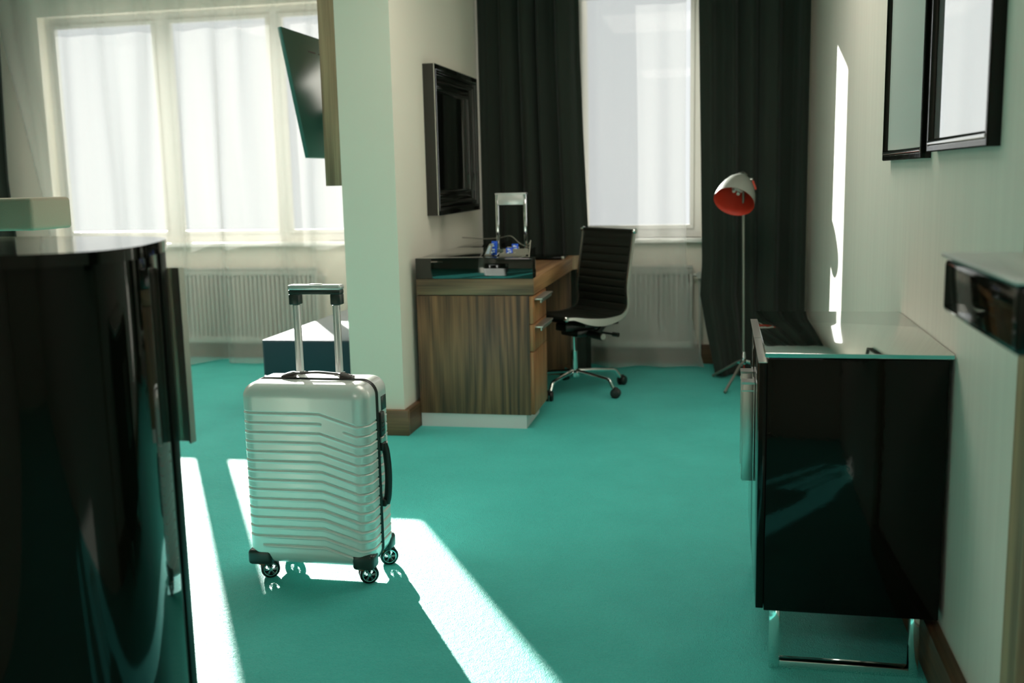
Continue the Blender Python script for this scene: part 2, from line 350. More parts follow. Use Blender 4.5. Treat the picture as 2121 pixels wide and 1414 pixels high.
# ------------------------------------------------------------------ radiators
def radiator(x0, x1, label):
    r = empty('radiator', ((x0+x1)/2, 6.80, .115), label, 'radiator', 'panel radiators under the windows')
    z0, z1 = .115, .655; ya, yb = 6.765, 6.825
    poly = []; n = int((x1-x0-.04)/.0334); st = (x1-x0-.04)/n
    xs = [x0+.02+i*st for i in range(n+1)]
    m = MB()
    for i in range(n):
        a = xs[i]; poly = [(a, yb-.03), (a+.006, yb-.03), (a+.012, ya+.002), (a+st-.008, ya+.002), (a+st-.002, yb-.03), (a+st, yb-.03)]
        poly2 = poly+[(a+st, yb-.02), (a, yb-.02)]
        m.prism(poly2, lambda x, y: Vector((x, y, z0+.045)), lambda x, y: Vector((x, y, z1-.055)))
    obj('ribbed_panel', m, RADP, r)
    f = MB(); f.box((x0, ya, z0), (x1, yb-.02, z0+.045), .004); f.box((x0, ya, z1-.055), (x1, yb-.02, z1-.012), .004)
    f.box((x0, ya, z0), (x0+.02, yb, z1-.012), .003); f.box((x1-.02, ya, z0), (x1, yb, z1-.012), .003); f.box((x0, yb-.02, z0), (x1, yb, z1-.012))
    obj('frame_panel', f, RADP, r)
    g = MB(); g.box((x0, ya-.004, z1-.012), (x1, ya+.008, z1)); g.box((x0, yb-.008, z1-.012), (x1, yb, z1))
    k = int((x1-x0)/.022)
    for i in range(k): a = x0+i*(x1-x0)/k; g.box((a, ya, z1-.010), (a+.006, yb, z1-.001))
    obj('top_grille', g, RADP, r)
    v = MB(); v.cyl((x1, 6.79, z1-.06), (x1+.045, 6.79, z1-.06), .010); v.cyl((x1+.045, 6.79, z1-.06), (x1+.045, 6.745, z1-.06), .024, .020)
    obj('valve', v, RADP, r)
    p = MB(); p.tube(spline([(x1+.045, 6.78, z1-.06), (x1+.05, 6.79, .3), (x1+.05, 6.8, .06), (x1+.05, BW-.03, .06)], 6), .008)
    obj('pipe', p, RADP, r)
    for bx in (x0+.15, x1-.15): obj('bracket', MB().box((bx-.015, yb, .25), (bx+.015, BW, .6)), RADP, r)
radiator(-4.30, -2.78, 'white ribbed panel radiator behind the long sheer curtain, under the wide window')
radiator(-.86, -.185, 'white ribbed panel radiator under the narrow window, behind the office chair')

# ------------------------------------------------------------------ tv on wood panel
wp = empty('wall_panel', (-1.844, 5.6, 1.228), 'wooden wall board with brown grain carrying the television', 'panel')
obj('board', MB().box((-1.885, PY, 1.228), (PX0-.001, 6.5, CH-.001), .002), WOODT, wp)
tv = empty('television', (-2.1, 5.55, 1.37), 'flat television tilted down from the wooden wall board, seen from behind', 'television')
top = Vector((-2.176, 0, 2.023)); bot = Vector((-2.063, 0, 1.373)); n = Vector((top.z-bot.z, 0, -(top.x-bot.x))).normalized()
def tvq(y0, y1, a0, a1, d0, d1):
    c = []
    for y in (y0, y1):
        for (a, d) in ((a0, d0), (a1, d0), (a1, d1), (a0, d1)): c.append(bot+(top-bot)*a+n*d+Vector((0, y, 0)))
    return c
def hexa(mb, c, bev=0):
    t = bmesh.new(); v = [t.verts.new(p) for p in c]
    for f in ((0, 1, 2, 3), (7, 6, 5, 4), (0, 4, 5, 1), (1, 5, 6, 2), (2, 6, 7, 3), (3, 7, 4, 0)): t.faces.new([v[i] for i in f])
    bmesh.ops.recalc_face_normals(t, faces=t.faces)
    if bev: bmesh.ops.bevel(t, geom=list(t.edges), offset=bev, segments=2, profile=.5, affect='EDGES')
    mb._merge(t); return mb
obj('housing', hexa(MB(), tvq(5.0, 6.12, 0, 1, 0, -.022), .004), TVM, tv)
obj('back_bulge', hexa(hexa(MB(), tvq(5.5, 6.0, .12, .55, -.0005, .02), .006), tvq(5.55, 5.9, .18, .5, .0195, .035), .006), TVM, tv)
sv = MB()
for i in range(4): hexa(sv, tvq(5.30+i*.14, 5.40+i*.14, .855, .867, -.001, .0012))
obj('vent_slot', sv, BLACKM, tv)
obj('screen', hexa(MB(), tvq(5.012, 6.108, .02, .98, -.0221, -.0235)), LACQS, tv)
obj('wall_arm', MB().box((-2.09, 5.48, 1.52), (-1.886, 5.60, 1.66), .006), BLACKP, tv)

# ------------------------------------------------------------------ bench
be = empty('bench', (-2.07, 5.5, 0), 'dark petrol blue upholstered bench beside the white pillar, sun streaks on top', 'bench')
obj('seat_cushion', MB().box((-2.318, 4.86, .262), (-1.835, 6.30, .452), .014, 3), VELV, be)
obj('base', MB().box((-2.330, 4.872, .02), (-1.835, 6.30, .26), .010, 3), VELV, be)
pm = MB(); pm.tube([(-2.312, 4.866, .268), (-2.312, 4.866, .446)], .0035, 6); pm.tube([(-2.314, 4.866, .447), (-1.84, 4.866, .447)], .0035, 6); pm.tube([(-2.314, 4.866, .447), (-2.314, 6.29, .447)], .0035, 6)
obj('piping', pm, VELV, be)
for x in (-2.28, -1.88):
    for y in (4.93, 6.24): obj('foot', MB().cyl((x, y, 0), (x, y, .022), .02), BLACKP, be)

# ------------------------------------------------------------------ black framed mirror on partition wall
def frame_sweep(mb, prof, y0, y1, z0, z1, X, sgn):
    # prof: (inset, height) list; sweeps a mitred moulding around a rectangle in the YZ plane
    bm = mb.bm; rings = []
    for (i, h) in prof:
        x = X+sgn*h
        rings.append([bm.verts.new((x, y0+i, z0+i)), bm.verts.new((x, y1-i, z0+i)), bm.verts.new((x, y1-i, z1-i)), bm.verts.new((x, y0+i, z1-i))])
    for A, B in zip(rings, rings[1:]):
        for k in range(4): bm.faces.new((A[k], A[(k+1) % 4], B[(k+1) % 4], B[k]))
    return mb
mi = empty('mirror', (PX1, 5.77, 1.058), 'square mirror in a wide stepped black glossy frame above the desk', 'mirror')
def arc(c, r, a0, a1, n=6): return [(c[0]+r*math.cos(math.radians(a0+(a1-a0)*k/n)), c[1]+r*math.sin(math.radians(a0+(a1-a0)*k/n))) for k in range(n+1)]
prof = [(0, 0), (0, .060), (.003, .063), (.022, .063)]+arc((.030, .056), .009, 130, 20, 5)+[(.042, .046), (.046, .050)]+arc((.054, .047), .009, 150, 10, 5)+[(.066, .040)]+arc((.090, .052), .026, 210, 300, 6)+[(.110, .034)]+arc((.118, .030), .009, 160, 10, 5)+[(.132, .018), (.134, .012)]
obj('frame', frame_sweep(MB(), prof, 5.285, 6.245, 1.058, 1.842, PX1, 1), LACQF, mi)
obj('edge_bead', frame_sweep(MB(), [(-.0006, .0600), (-.0006, .0640), (.0035, .0640), (.0035, .0600)], 5.285, 6.245, 1.058, 1.842, PX1, 1), CHROME, mi, label='thin silver bead along the outer edge')
obj('backing', MB().box((PX1, 5.29, 1.063), (PX1+.010, 6.24, 1.837)), BLACKM, mi)
obj('mirror_glass', MB().box((PX1+.010, 5.41, 1.183), (PX1+.014, 6.12, 1.717)), MIRD, mi)

# ------------------------------------------------------------------ desk
dk = empty('desk', (-1.2, 5.6, 0), 'dark wood desk with two drawers and a black lacquered ledge on top', 'desk')
obj('plinth', MB().box((-1.500, 4.945, 0), (-.952, 5.31, .070)), STEELP, dk)
obj('side_panel', MB().box((-1.503, 4.94, .070), (-.928, 4.962, .672), .001), WOODV, dk)
obj('pedestal_body', MB().box((-1.503, 4.963, .071), (-.928, 5.322, .672)), BLACKM, dk)
obj('top_band', MB().box((-1.503, 4.94, .676), (-.905, 4.962, .757), .001), WOODX, dk)
obj('tabletop', MB().box((-1.503, 4.9625, .676), (-.905, 6.405, .757), .0015), WOODY, dk)
obj('tabletop_end', MB().prism([(-.905, 6.30), (-.905, 6.405), (-.868, 6.405)], lambda x, y: Vector((x, y, .676)), lambda x, y: Vector((x, y, .7575))), WOODT, dk)
obj('far_leg', MB().box((-1.503, 6.36, 0), (-.93, 6.40, .675), .001), WOODV, dk)
obj('back_board', MB().box((-1.503, 5.323, .25), (-1.485, 6.36, .675)), WOODV, dk)
def handle(mb, x, z):
    mb.box((x-.004, 4.975, z), (x+.042, 5.29, z+.009), .0015); mb.box((x+.030, 4.975, z-.014), (x+.036, 5.29, z), .001)
for (za, zb, nm, hz) in ((.533, .670, 'drawer', .648), (.394, .529, 'drawer', .508)):
    d = obj(nm, MB().box((-.9275, 4.942, za), (-.908, 5.322, zb), .001), WOODF, dk)
    m_ = MB(); handle(m_, -.908, hz); obj('handle', m_, ALUS, d, label='satin metal handle')
d = obj('cupboard_door', MB().box((-.9275, 4.942, .074), (-.908, 5.322, .390), .001), WOODF, dk)
lg = MB(); lg.box((-1.503, 4.938, .7575), (-.905, 5.022, .860), .003); lg.box((-1.503, 5.0225, .7575), (-1.035, 5.74, .858), .003); lg.box((-1.503, 5.7405, .7575), (-1.30, 6.39, .858), .003)
obj('black_ledge', lg, LACQF, dk, label='black lacquered raised ledge')

# things on the desk
fr = empty('table_lamp', (-1.12, 5.5, .858), 'chrome open-frame table lamp standing on the black desk ledge', 'lamp')
x0, x1, yy, z0 = -1.203, -1.036, 5.5, .858
m_ = MB()
for x in (x0, x1-.014): m_.box((x, yy-.02, z0+.004), (x+.014, yy+.02, 1.166), .001)
obj('upright', m_, CHROME, fr)
obj('base', MB().box((x0, yy-.035, z0), (x1, yy+.035, z0+.007), .001).box((x0+.004, yy-.055, z0+.0005), (x1-.004, yy-.05, z0+.009)), CHROME, fr)
obj('lamp_head', MB().box((x0+.013, yy-.03, 1.103), (x1-.013, yy+.03, 1.160), .003).box((x0, yy-.031, 1.1585), (x1, yy+.031, 1.167), .001), SILV, fr)
cb = MB(); cb.tube(spline([(-1.05, 5.53, .868), (-1.02, 5.50, .90), (-1.005, 5.42, .90), (-1.0, 5.30, .765), (-1.06, 5.6, .7635)], 8), .003, 6)
cb.tube(spline([(-1.04, 5.55, .87), (-1.10, 5.62, .885), (-1.16, 5.66, .925), (-1.25, 5.75, .91), (-1.36, 5.85, .90), (-1.46, 5.95, .90), (-1.525, 6.0, .90)], 8), .003, 6)
obj('cable', cb, CARD, fr)
def pack(loc, rotz, tilt, wd, hg, label):
    e = empty('snack_packet', loc, label, 'packet', 'blue snack packets on the desk ledge', rotz)
    def fn(u, v):
        a = u*2*PI; pinch = min(1, min(v, 1-v)*5)
        y = math.sin(a)*.008*pinch; x = math.cos(a)*wd/2*(1 if abs(math.cos(a)) < .99 else 1)
        z = hg*v; return Vector((x, y*math.cos(tilt)-z*math.sin(tilt)*-1, z*math.cos(tilt)+.003))
    m = MB().grid(20, 12, fn); obj('wrapper', m, BLUEP, e, local=True)
    q = MB()
    for k, (a, b, c, d) in enumerate(((-.3, .62, .15, .72), (-.3, .76, .05, .84), (-.15, .35, .3, .45), (-.35, .12, -.05, .25), (.05, .2, .3, .28))):
        def P(u, v): z = hg*v; return Vector((u*wd, -.0095+z*math.sin(tilt), z*math.cos(tilt)+.003))
        vs = [q.bm.verts.new(P(*p)) for p in ((a, b), (c, b), (c, d), (a, d))]; q.bm.faces.new(vs)
    obj('printed_patch', q, WHITEPR, e, local=True)
    return e
pack((-1.135, 5.10, .860), -.35, .15, .036, .070, 'tall blue packet leaning in the leftmost card holder on the desk ledge')
pack((-1.045, 5.20, .868), .15, .5, .034, .045, 'blue packet lying in the back tier of the grey tray on the desk ledge')
pack((-1.052, 5.09, .866), .2, .6, .034, .035, 'blue packet lying in the front tier of the grey tray on the desk ledge')
hd = empty('card_holder', (-1.165, 5.10, .859), 'narrow grey card holder leaning beside the tall blue packet', 'holder')
obj('card', MB().prism([(-1.185, .860), (-1.150, .860), (-1.140, .918), (-1.158, .918)], lambda x, z: Vector((x, 5.10, z)), lambda x, z: Vector((x, 5.135, z))), CARD, hd)
obj('card_insert', MB().prism([(-1.178, .868), (-1.158, .868), (-1.148, .910), (-1.158, .910)], lambda x, z: Vector((x, 5.0985, z)), lambda x, z: Vector((x, 5.1002, z))), WHITEPR, hd)
tr = empty('tray', (-1.03, 5.16, .858), 'grey two-tier tray on the desk ledge below the chrome lamp', 'tray')
t_ = MB(); t_.box((-1.10, 5.07, .8585), (-.965, 5.075, .872)); t_.box((-1.10, 5.17, .8585), (-.970, 5.175, .888)); t_.box((-1.10, 5.07, .8583), (-1.04, 5.27, .862)); t_.box((-1.10, 5.27, .8585), (-1.036, 5.275, .892))
for x in (-1.10, -1.068, -1.04): t_.box((x, 5.075, .8585), (x+.004, 5.27, .872))
obj('tray_body', t_, CARD, tr)
fo = empty('folder', (-1.02, 6.2, .757), 'thin black glossy folder at the far end of the desk', 'folder')
obj('cover', MB().box((-1.20, 6.05, .7585), (-.925, 6.27, .777), .005, 3), LACQS, fo); obj('clasp', MB().box((-.94, 6.05, .7590), (-.922, 6.075, .7775), .004), ALUS, fo)

# ------------------------------------------------------------------ office chair
CA = math.atan2(-.717, -.697)
ch = empty('office_chair', (-.845, 5.90, 0), 'black ribbed office chair on a chrome five-star base at the desk', 'chair', rot=CA)
# local frame: x = facing direction, y = right-hand side. Near side (photo) is world -l  ->  local +y
O = Vector((-.845, 5.90, 0)); F = Vector((-.697, -.717, 0)); Ln = Vector((.717, -.697, 0))
NN = Vector((-.487, 5.84, 0)); nf = (NN-O).dot(F); nl = (NN-O).dot(Ln)   # near top corner in local frame
prof_pts = [(0, .936), (.018, .823), (.038, .716), (.050, .640), (.053, .600), (.050, .560), (.050, .520), (.062, .488), (.095, .466), (.15, .456), (.226, .453), (.329, .462), (.43, .478), (.49, .480)]
pp = [Vector((p[0]+nf, 0, p[2])) for p in spline([(a, 0, b) for a, b in prof_pts], 10)]
# reparametrise by arclength
L_ = [0]
for a, b in zip(pp, pp[1:]): L_.append(L_[-1]+(b-a).length)
def at_len(s):
    s = max(0, min(L_[-1], s))
    for k in range(len(L_)-1):
        if s <= L_[k+1]+1e-9:
            t = (s-L_[k])/max(1e-9, L_[k+1]-L_[k]); return pp[k].lerp(pp[k+1], t)
    return pp[-1].copy()
def nrm(s):
    d = (at_len(s+.004)-at_len(s-.004)).normalized(); return Vector((-d.z, 0, d.x))*-1 if False else Vector((d.z*-1, 0, d.x))
TL = L_[-1]; YN = nl; YF = nl-.455
side = nrm(.2)
sg = 1 if side.x > 0 else -1
def sling(u, v, off):
    s = .004+(TL-.008)*v; y = YN-.014+(YF-YN+.028)*u
    rib = 0
    ph = (s-.05)/.046; fr_ = ph-math.floor(ph); d = min(fr_, 1-fr_)*.046
    if .06 < s < TL-.05: rib = -.0045*math.exp(-(d/.004)**2)
    bul = .003*abs(math.sin(PI*ph))
    edge = min(u, 1-u)*.43
    k = min(1, edge/.02)
    return at_len(s)+nrm(s)*sg*(off*(.006+(rib+bul)*k))+Vector((0, y, 0))
m_ = MB(); m_.grid(24, 330, lambda u, v: sling(u, v, 1)); m_.grid(24, 330, lambda u, v: sling(u, v, -1))
for u in (0, 1):
    bm = m_.bm
    A = [bm.verts.new(sling(u, k/330, 1)) for k in range(331)]; B = [bm.verts.new(sling(u, k/330, -1)) for k in range(331)]
    for k in range(330): bm.faces.new((A[k], A[k+1], B[k+1], B[k]))
obj('sling_seat', m_, LEATH, ch, local=True, ang=60)
for yv in (YN, YF):
    m_ = MB(); bm = m_.bm; rings = []
    n_ = 80
    for k in range(n_+1):
        s = TL*k/n_; p = at_len(s); nn_ = nrm(s)*sg; tl_ = k/n_
        deep = .010+.026*max(0, math.sin(PI*min(1, max(0, (tl_-.50)/.44))))**1.2
        up, dn = .006, -deep
        w_ = .006
        c = [p+nn_*up+Vector((0, yv-w_, 0)), p+nn_*up+Vector((0, yv+w_, 0)), p+nn_*dn+Vector((0, yv+w_, 0)), p+nn_*dn+Vector((0, yv-w_, 0))]
        rings.append([bm.verts.new(q) for q in c])
    for A, B in zip(rings, rings[1:]):
        for i in range(4): bm.faces.new((A[i], A[(i+1) % 4], B[(i+1) % 4], B[i]))
    bm.faces.new(rings[0]); bm.faces.new(rings[-1][::-1])
    obj('side_rail', m_, ALU, ch, local=True)
for s_, nm in ((0, 'top_roller'), (TL, 'front_roller')):
    p = at_len(s_); m_ = MB()
    m_.cyl(p+Vector((0, YF+.006, 0)), p+Vector((0, YN-.006, 0)), .011); obj(nm, m_, LEATH, ch, local=True)
    for yy_, sg_ in ((YN-.005, 1), (YF+.005, -1)):
        m_ = MB(); m_.lathe([(0, 0), (.012, 0), (.015, .004), (.015, .016), (.011, .021), (0, .021)], p+Vector((0, yy_, 0)), (0, sg_, 0)); obj('roller_cap', m_, CHROME, ch, local=True)
YM = (YN+YF)/2
m_ = MB(); m_.box((-.10, YF+.01, .418), (-.06, YN-.01, .436), .004); m_.box((.10, YF+.01, .418), (.14, YN-.01, .436), .004)
m_.box((-.10, YM-.05, .375), (.15, YM+.05, .419), .008); m_.box((-.06, YM-.08, .34), (.09, YM+.08, .380), .01)
m_.tube([(-.13, YM+.10, .43), (-.05, YM+.09, .36), (.0, YM+.08, .35)], .016, 8)
obj('seat_mechanism', m_, BLACKP, ch, local=True)
m_ = MB(); m_.cyl((-.0, YM+.08, .355), (-.0, YM+.19, .350), .021); m_.cyl((-.0, YM+.19, .350), (-.0, YM+.196, .350), .018); obj('tension_knob', m_, BLACKP, ch, local=True)
m_ = MB(); m_.cyl((.0, YM+.197, .350), (.0, YM+.201, .350), .017); obj('knob_cap', m_, ALU, ch, local=True)
m_ = MB(); m_.tube([(-.06, YM+.04, .36), (-.10, YM+.17, .352)], .006, 8); m_.cyl((-.10, YM+.165, .352), (-.112, YM+.20, .350), .013); obj('lever', m_, BLACKP, ch, local=True)
m_ = MB(); m_.cyl((0, 0, .10), (0, 0, .235), .021); m_.cyl((0, 0, .235), (0, 0, .35), .014); m_.lathe([(0, 0), (.022, 0), (.022, .006), (0, .006)], (0, 0, .232), (0, 0, 1)); obj('gas_column', m_, CHROME, ch, local=True)
m_ = MB(); m_.lathe([(0, 0), (.022, 0), (.036, .012), (.036, .036), (.026, .05), (0, .05)], (0, 0, .075), (0, 0, 1))
obj('hub', m_, CHROME, ch, local=True)
for k in range(5):
    aw = math.radians(180+72*k)-CA; d = Vector((math.cos(aw), math.sin(aw), 0))
    m_ = MB(); m_.tube([d*.025+Vector((0, 0, .118)), d*.13+Vector((0, 0, .110)), d*.262+Vector((0, 0, .098)), d*.278+Vector((0, 0, .092)), d*.286+Vector((0, 0, .083)), d*.312+Vector((0, 0, .046))], .0105, 10, flat=(1.0, 1.15))
    leg = obj('leg', m_, CHROME, ch, local=True)
    c = d*.325+Vector((0, 0, .0285)); q = Vector((math.cos(1.2+k*1.3), math.sin(1.2+k*1.3), 0))
    m_ = MB()
    for s in (-1, 1): m_.lathe([(0, 0), (.022, 0), (.0285, .004), (.0285, .013), (.022, .021), (0, .023)], c+q*(.003*s), q*s, 20)
    m_.box(c+Vector((-.010, -.010, .004)), c+Vector((.010, .010, .034)), .004)
    obj('caster', m_, BLACKP, leg)
fix = [o_ for o_ in bpy.data.objects if o_.name.startswith('caster')]

# ------------------------------------------------------------------ floor lamp
fl = empty('floor_lamp', (.13, 6.15, 0), 'grey tripod floor lamp with a red-lined tilted shade before the dark curtain', 'lamp')
obj('pole', MB().cyl((.133, 6.15, .145), (.118, 6.155, 1.185), .0075, seg=14), POLEM, fl)
obj('tripod_hub', MB().lathe([(0, 0), (.014, 0), (.017, .02), (.012, .05), (.010, .075), (0, .075)], (.134, 6.15, .125), (0, 0, 1), 16), CHROME, fl)
for a in (248, 128, 8):
    d = Vector((math.cos(math.radians(a)), math.sin(math.radians(a)), 0))
    lgm = MB(); c0 = Vector((.134, 6.15, .145)); lgm.tube([c0+d*.01, c0+d*.06+Vector((0, 0, -.018)), Vector((.134, 6.15, .009))+d*.292], .0085, 10)
    lg_ = obj('leg', lgm, POLEM, fl)
    e_ = Vector((.134, 6.15, .009))+d*.292
    obj('leg_socket', MB().cyl(c0+d*.008, c0+d*.05+Vector((0, 0, -.014)), .012), CHROME, lg_)
cap = Vector((.108, 6.155, 1.215)); op = Vector((.066, 6.035, 1.088)); ax = (op-cap).normalized(); LN = (op-cap).length
q_ = .0
out_p = [(.000, 0), (.034, 0), (.052, .012), (.074, .040), (.092, .075), (.105, .112), (.1135, .150), (.1165, LN+.004)]
inn_p = [(.1165, LN+.004), (.1145, LN+.003), (.111, .150), (.1025, .112), (.0895, .075), (.0715, .041), (.050, .015), (0, .004)]
def sm(p, n=5): return [(v.x, v.y) for v in spline([(a, b, 0) for a, b in p], n)]
sh = obj('lamp_shade', MB().lathe(out_p, cap, ax, 48), LAMPG, fl, ang=60, label='grey dome shade')
obj('shade_lining', MB().lathe(inn_p, cap, ax, 48), LAMPR, sh, ang=60, label='orange red inner lining')
bl = MB(); bl.lathe([(0, .03), (.030, .03), (.030, .055), (.022, .06), (.022, .085), (0, .085)], cap, ax, 20)
for k in range(4):
    aa = k*PI/2; qd = ax.to_track_quat('Z', 'Y'); pr = qd@Vector((math.cos(aa)*.022, math.sin(aa)*.022, 0))
    bl.tube([cap+ax*.04+pr, cap+ax*.075+pr*1.3, cap+ax*.105+pr*.9], .010, 8)
obj('bulb', bl, BULB, sh)
obj('shade_cap', MB().lathe([(0, -.044), (.016, -.042), (.027, -.030), (.031, -.012), (.032, .004), (0, .004)], cap, ax, 24), ALU, fl)
jn = MB(); jn.cyl((.118, 6.155, 1.18), (.119, 6.16, 1.222), .009); jn.cyl((.098, 6.15, 1.212), (.168, 6.135, 1.205), .006); jn.cyl((.150, 6.140, 1.207), (.170, 6.135, 1.205), .011)
obj('joint', jn, ALU, fl)
obj('pull_tab', MB().box((.160, 6.132, 1.145), (.176, 6.138, 1.200), .003, mtx=Matrix.Translation((.165, 6.135, 1.20))@Matrix.Rotation(-.35, 4, 'Y')@Matrix.Translation((-.165, -6.135, -1.20))), REDP, fl, label='orange red tab')
obj('cable', MB().tube(spline([(.134, 6.15, .13), (.138, 6.13, .10), (.150, 6.10, .05), (.180, 6.05, .012), (.235, 6.02, .005), (.32, 6.0, .005)], 8), .0035, 8), REDP, fl, label='red power cable')

# ------------------------------------------------------------------ minibar cabinet on the right
cr = empty('sideboard', (.32, 2.9, 0), 'black lacquered cabinet on a chrome frame with a clear glass top, by right wall', 'cabinet')
CX0, CX1, CY0, CY1 = .112, .527, 2.525, 3.29
obj('body', MB().box((CX0, CY0, .158), (CX1, CY1, .803), .0015), LACQ, cr)
gt = obj('glass_top', MB().box((CX0-.006, CY0-.006, .8065), (WX-.004, CY1+.004, .8175), .0012), GLASSTOP, cr, label='clear glass top with green edge')
obj('glass_edge', MB().box((CX0-.0065, CY0-.0075, .8078), (WX-.0045, CY0-.0062, .8166)), GREENG, gt)
sp = MB()
for x in (.15, .48):
    for y in (2.6, 3.2): obj('glass_spacer', MB().cyl((x, y, .803), (x, y, .8064), .012), CHROME, cr)
for (ya, yb, hy) in ((CY0+.002, 2.905, 2.83), (2.911, CY1-.002, 2.985)):
    d = obj('door', MB().box((CX0-.020, ya, .162), (CX0-.001, yb, .792), .002), LACQ, cr)
    obj('door_edge', MB().box((CX0-.0215, ya, .7915), (CX0-.001, yb, .7935)), ALU, d)
    m_ = MB(); m_.box((CX0-.024, hy-.038, .415), (CX0-.0202, hy+.038, .69), .001); m_.box((CX0-.055, hy-.036, .418), (CX0-.051, hy+.010, .687), .001); m_.box((CX0-.052, hy-.038, .415), (CX0-.0235, hy-.034, .69), .001)
    m_.box((CX0-.056, hy-.040, .684), (CX0-.0205, hy+.012, .690)); m_.box((CX0-.056, hy-.040, .664), (CX0-.0205, hy+.012, .668))
    obj('handle', m_, ALU, d)
for y in (2.535, 3.24):
    m_ = MB(); a, b = .127, .487
    m_.box((a, y, 0), (a+.026, y+.03, .157), .002); m_.box((b-.022, y, 0), (b, y+.03, .157), .002); m_.box((a+.026, y, 0), (b-.022, y+.03, .022), .002)
    obj('leg_frame', m_, CHROME, cr)

# ------------------------------------------------------------------ pictures on the right wall
def picture(y0, y1, z0, label, pm):
    z1 = z0+1.0
    e = empty('picture', (WX, (y0+y1)/2, z0), label, 'picture', 'two tall framed panels on the right wall')
    pr = [(0, 0), (0, .024), (.003, .027), (.014, .027), (.018, .022), (.020, .012)]
    obj('frame', frame_sweep(MB(), pr, y0, y1, z0, z1, WX, -1), LACQS, e)
    obj('backing', MB().box((WX-.008, y0+.01, z0+.01), (WX-.0005, y1-.01, z1-.01)), BLACKM, e)
    obj('glazed_sheet', MB().box((WX-.013, y0+.018, z0+.018), (WX-.008, y1-.018, z1-.018)), pm, e)
    m_ = MB(); m_.tube([(WX-.018, y0+.012, z0+.022), (WX-.018, y1-.012, z0+.022)], .011, 12); obj('bottom_moulding', m_, CHROME, e)
picture(2.925, 3.60, 1.276, 'tall narrow framed panel on the right wall, the one nearer the curtain', PICP)
picture(2.225, 2.845, 1.290, 'tall framed panel on the right wall above the cabinet, the one nearer the camera', PICW)

# ------------------------------------------------------------------ black wall shelf at right
sf = empty('wall_shelf', (WX, 1.58, 1.02), 'black glossy box shelf fixed to the right wall near the camera', 'shelf')
obj('shelf_box', MB().box((.352, 1.335, 1.018), (WX, 1.765, 1.108), .012, 4), LACQS, sf)
obj('top_sheet', MB().box((.348, 1.333, 1.108), (WX, 1.767, 1.115), .002), SILV, sf)

# ------------------------------------------------------------------ bow-fronted cabinet at left
cl = empty('bow_front_cabinet', (-1.3, 1.65, 0), 'tall black lacquered bow-fronted cabinet in the left foreground', 'cabinet')
plan = [(-1.62, 1.36, 0), (-1.45, 1.355, 0), (-1.25, 1.355, 0), (-1.074, 1.375, 0), (-.985, 1.425, 0), (-.955, 1.50, 0), (-.968, 1.61, 0), (-1.038, 1.795, 0), (-1.14, 1.87, 0), (-1.30, 1.905, 0), (-1.62, 1.915, 0)]
pl_ = spline(plan, 10)
def inset(P, d):
    c = Vector((-1.32, 1.62, 0)); return [(c+(p-c)*(1-d/(p-c).length)) if p.x > -1.6 else p for p in P]
def slab(P, z0, z1): return MB().prism([(p.x, p.y) for p in P], lambda x, y: Vector((x, y, z0)), lambda x, y: Vector((x, y, z1)))
obj('top_slab', slab(pl_, 1.129, 1.150), LACQS, cl, ang=40)
obj('body', slab(inset(pl_, .016), .10, 1.1285), LACQB, cl, ang=40)
obj('plinth', slab(inset(pl_, .05), 0, .0995), BLACKM, cl, ang=40)
gp = MB()
obj('door_edge', MB().box((-1.043, 1.765, .11), (-1.036, 1.785, 1.125), .001), BLACKP, cl)
hm = MB()
hm.box((-1.040, 1.795, .752), (-1.012, 1.800, 1.094), .001); hm.box((-1.052, 1.772, .752), (-1.040, 1.80, 1.094), .001); hm.box((-1.013, 1.78, .752), (-1.009, 1.80, 1.094))
hm.box((-1.058, 1.770, .752), (-1.050, 1.79, .775), .001)
obj('handle', hm, ALUS, cl, label='long satin metal handle')
hb = MB(); hb.box((-1.050, 1.772, .425), (-1.041, 1.79, .452), .001); obj('hinge', hb, ALU, cl)

# ------------------------------------------------------------------ cream shaded lamp behind the bow cabinet
sl = empty('shaded_floor_lamp', (-2.62, 3.2, 0), 'cream woven rectangular lampshade above the bow-fronted cabinet at left edge', 'lamp')
m_ = MB(); bm = m_.bm
def rrect(x0, x1, y0, y1, r, n=5):
    out = []
    for cx, cy, a in ((x1-r, y1-r, 0), (x0+r, y1-r, 90), (x0+r, y0+r, 180), (x1-r, y0+r, 270)):
        for k in range(n+1): t = math.radians(a+90*k/n); out.append((cx+r*math.cos(t), cy+r*math.sin(t)))
    return out
m_.box((-2.96, 3.10, 1.107), (-2.282, 3.32, 1.217), .014, 4)
obj('shade', m_, CREAM, sl)
obj('stand', MB().cyl((-2.62, 3.2, .02), (-2.62, 3.2, 1.108), .012), POLEM, sl)
obj('foot_plate', MB().lathe([(0, 0), (.15, 0), (.15, .012), (.02, .022), (0, .022)], (-2.62, 3.2, 0), (0, 0, 1), 32), POLEM, sl)

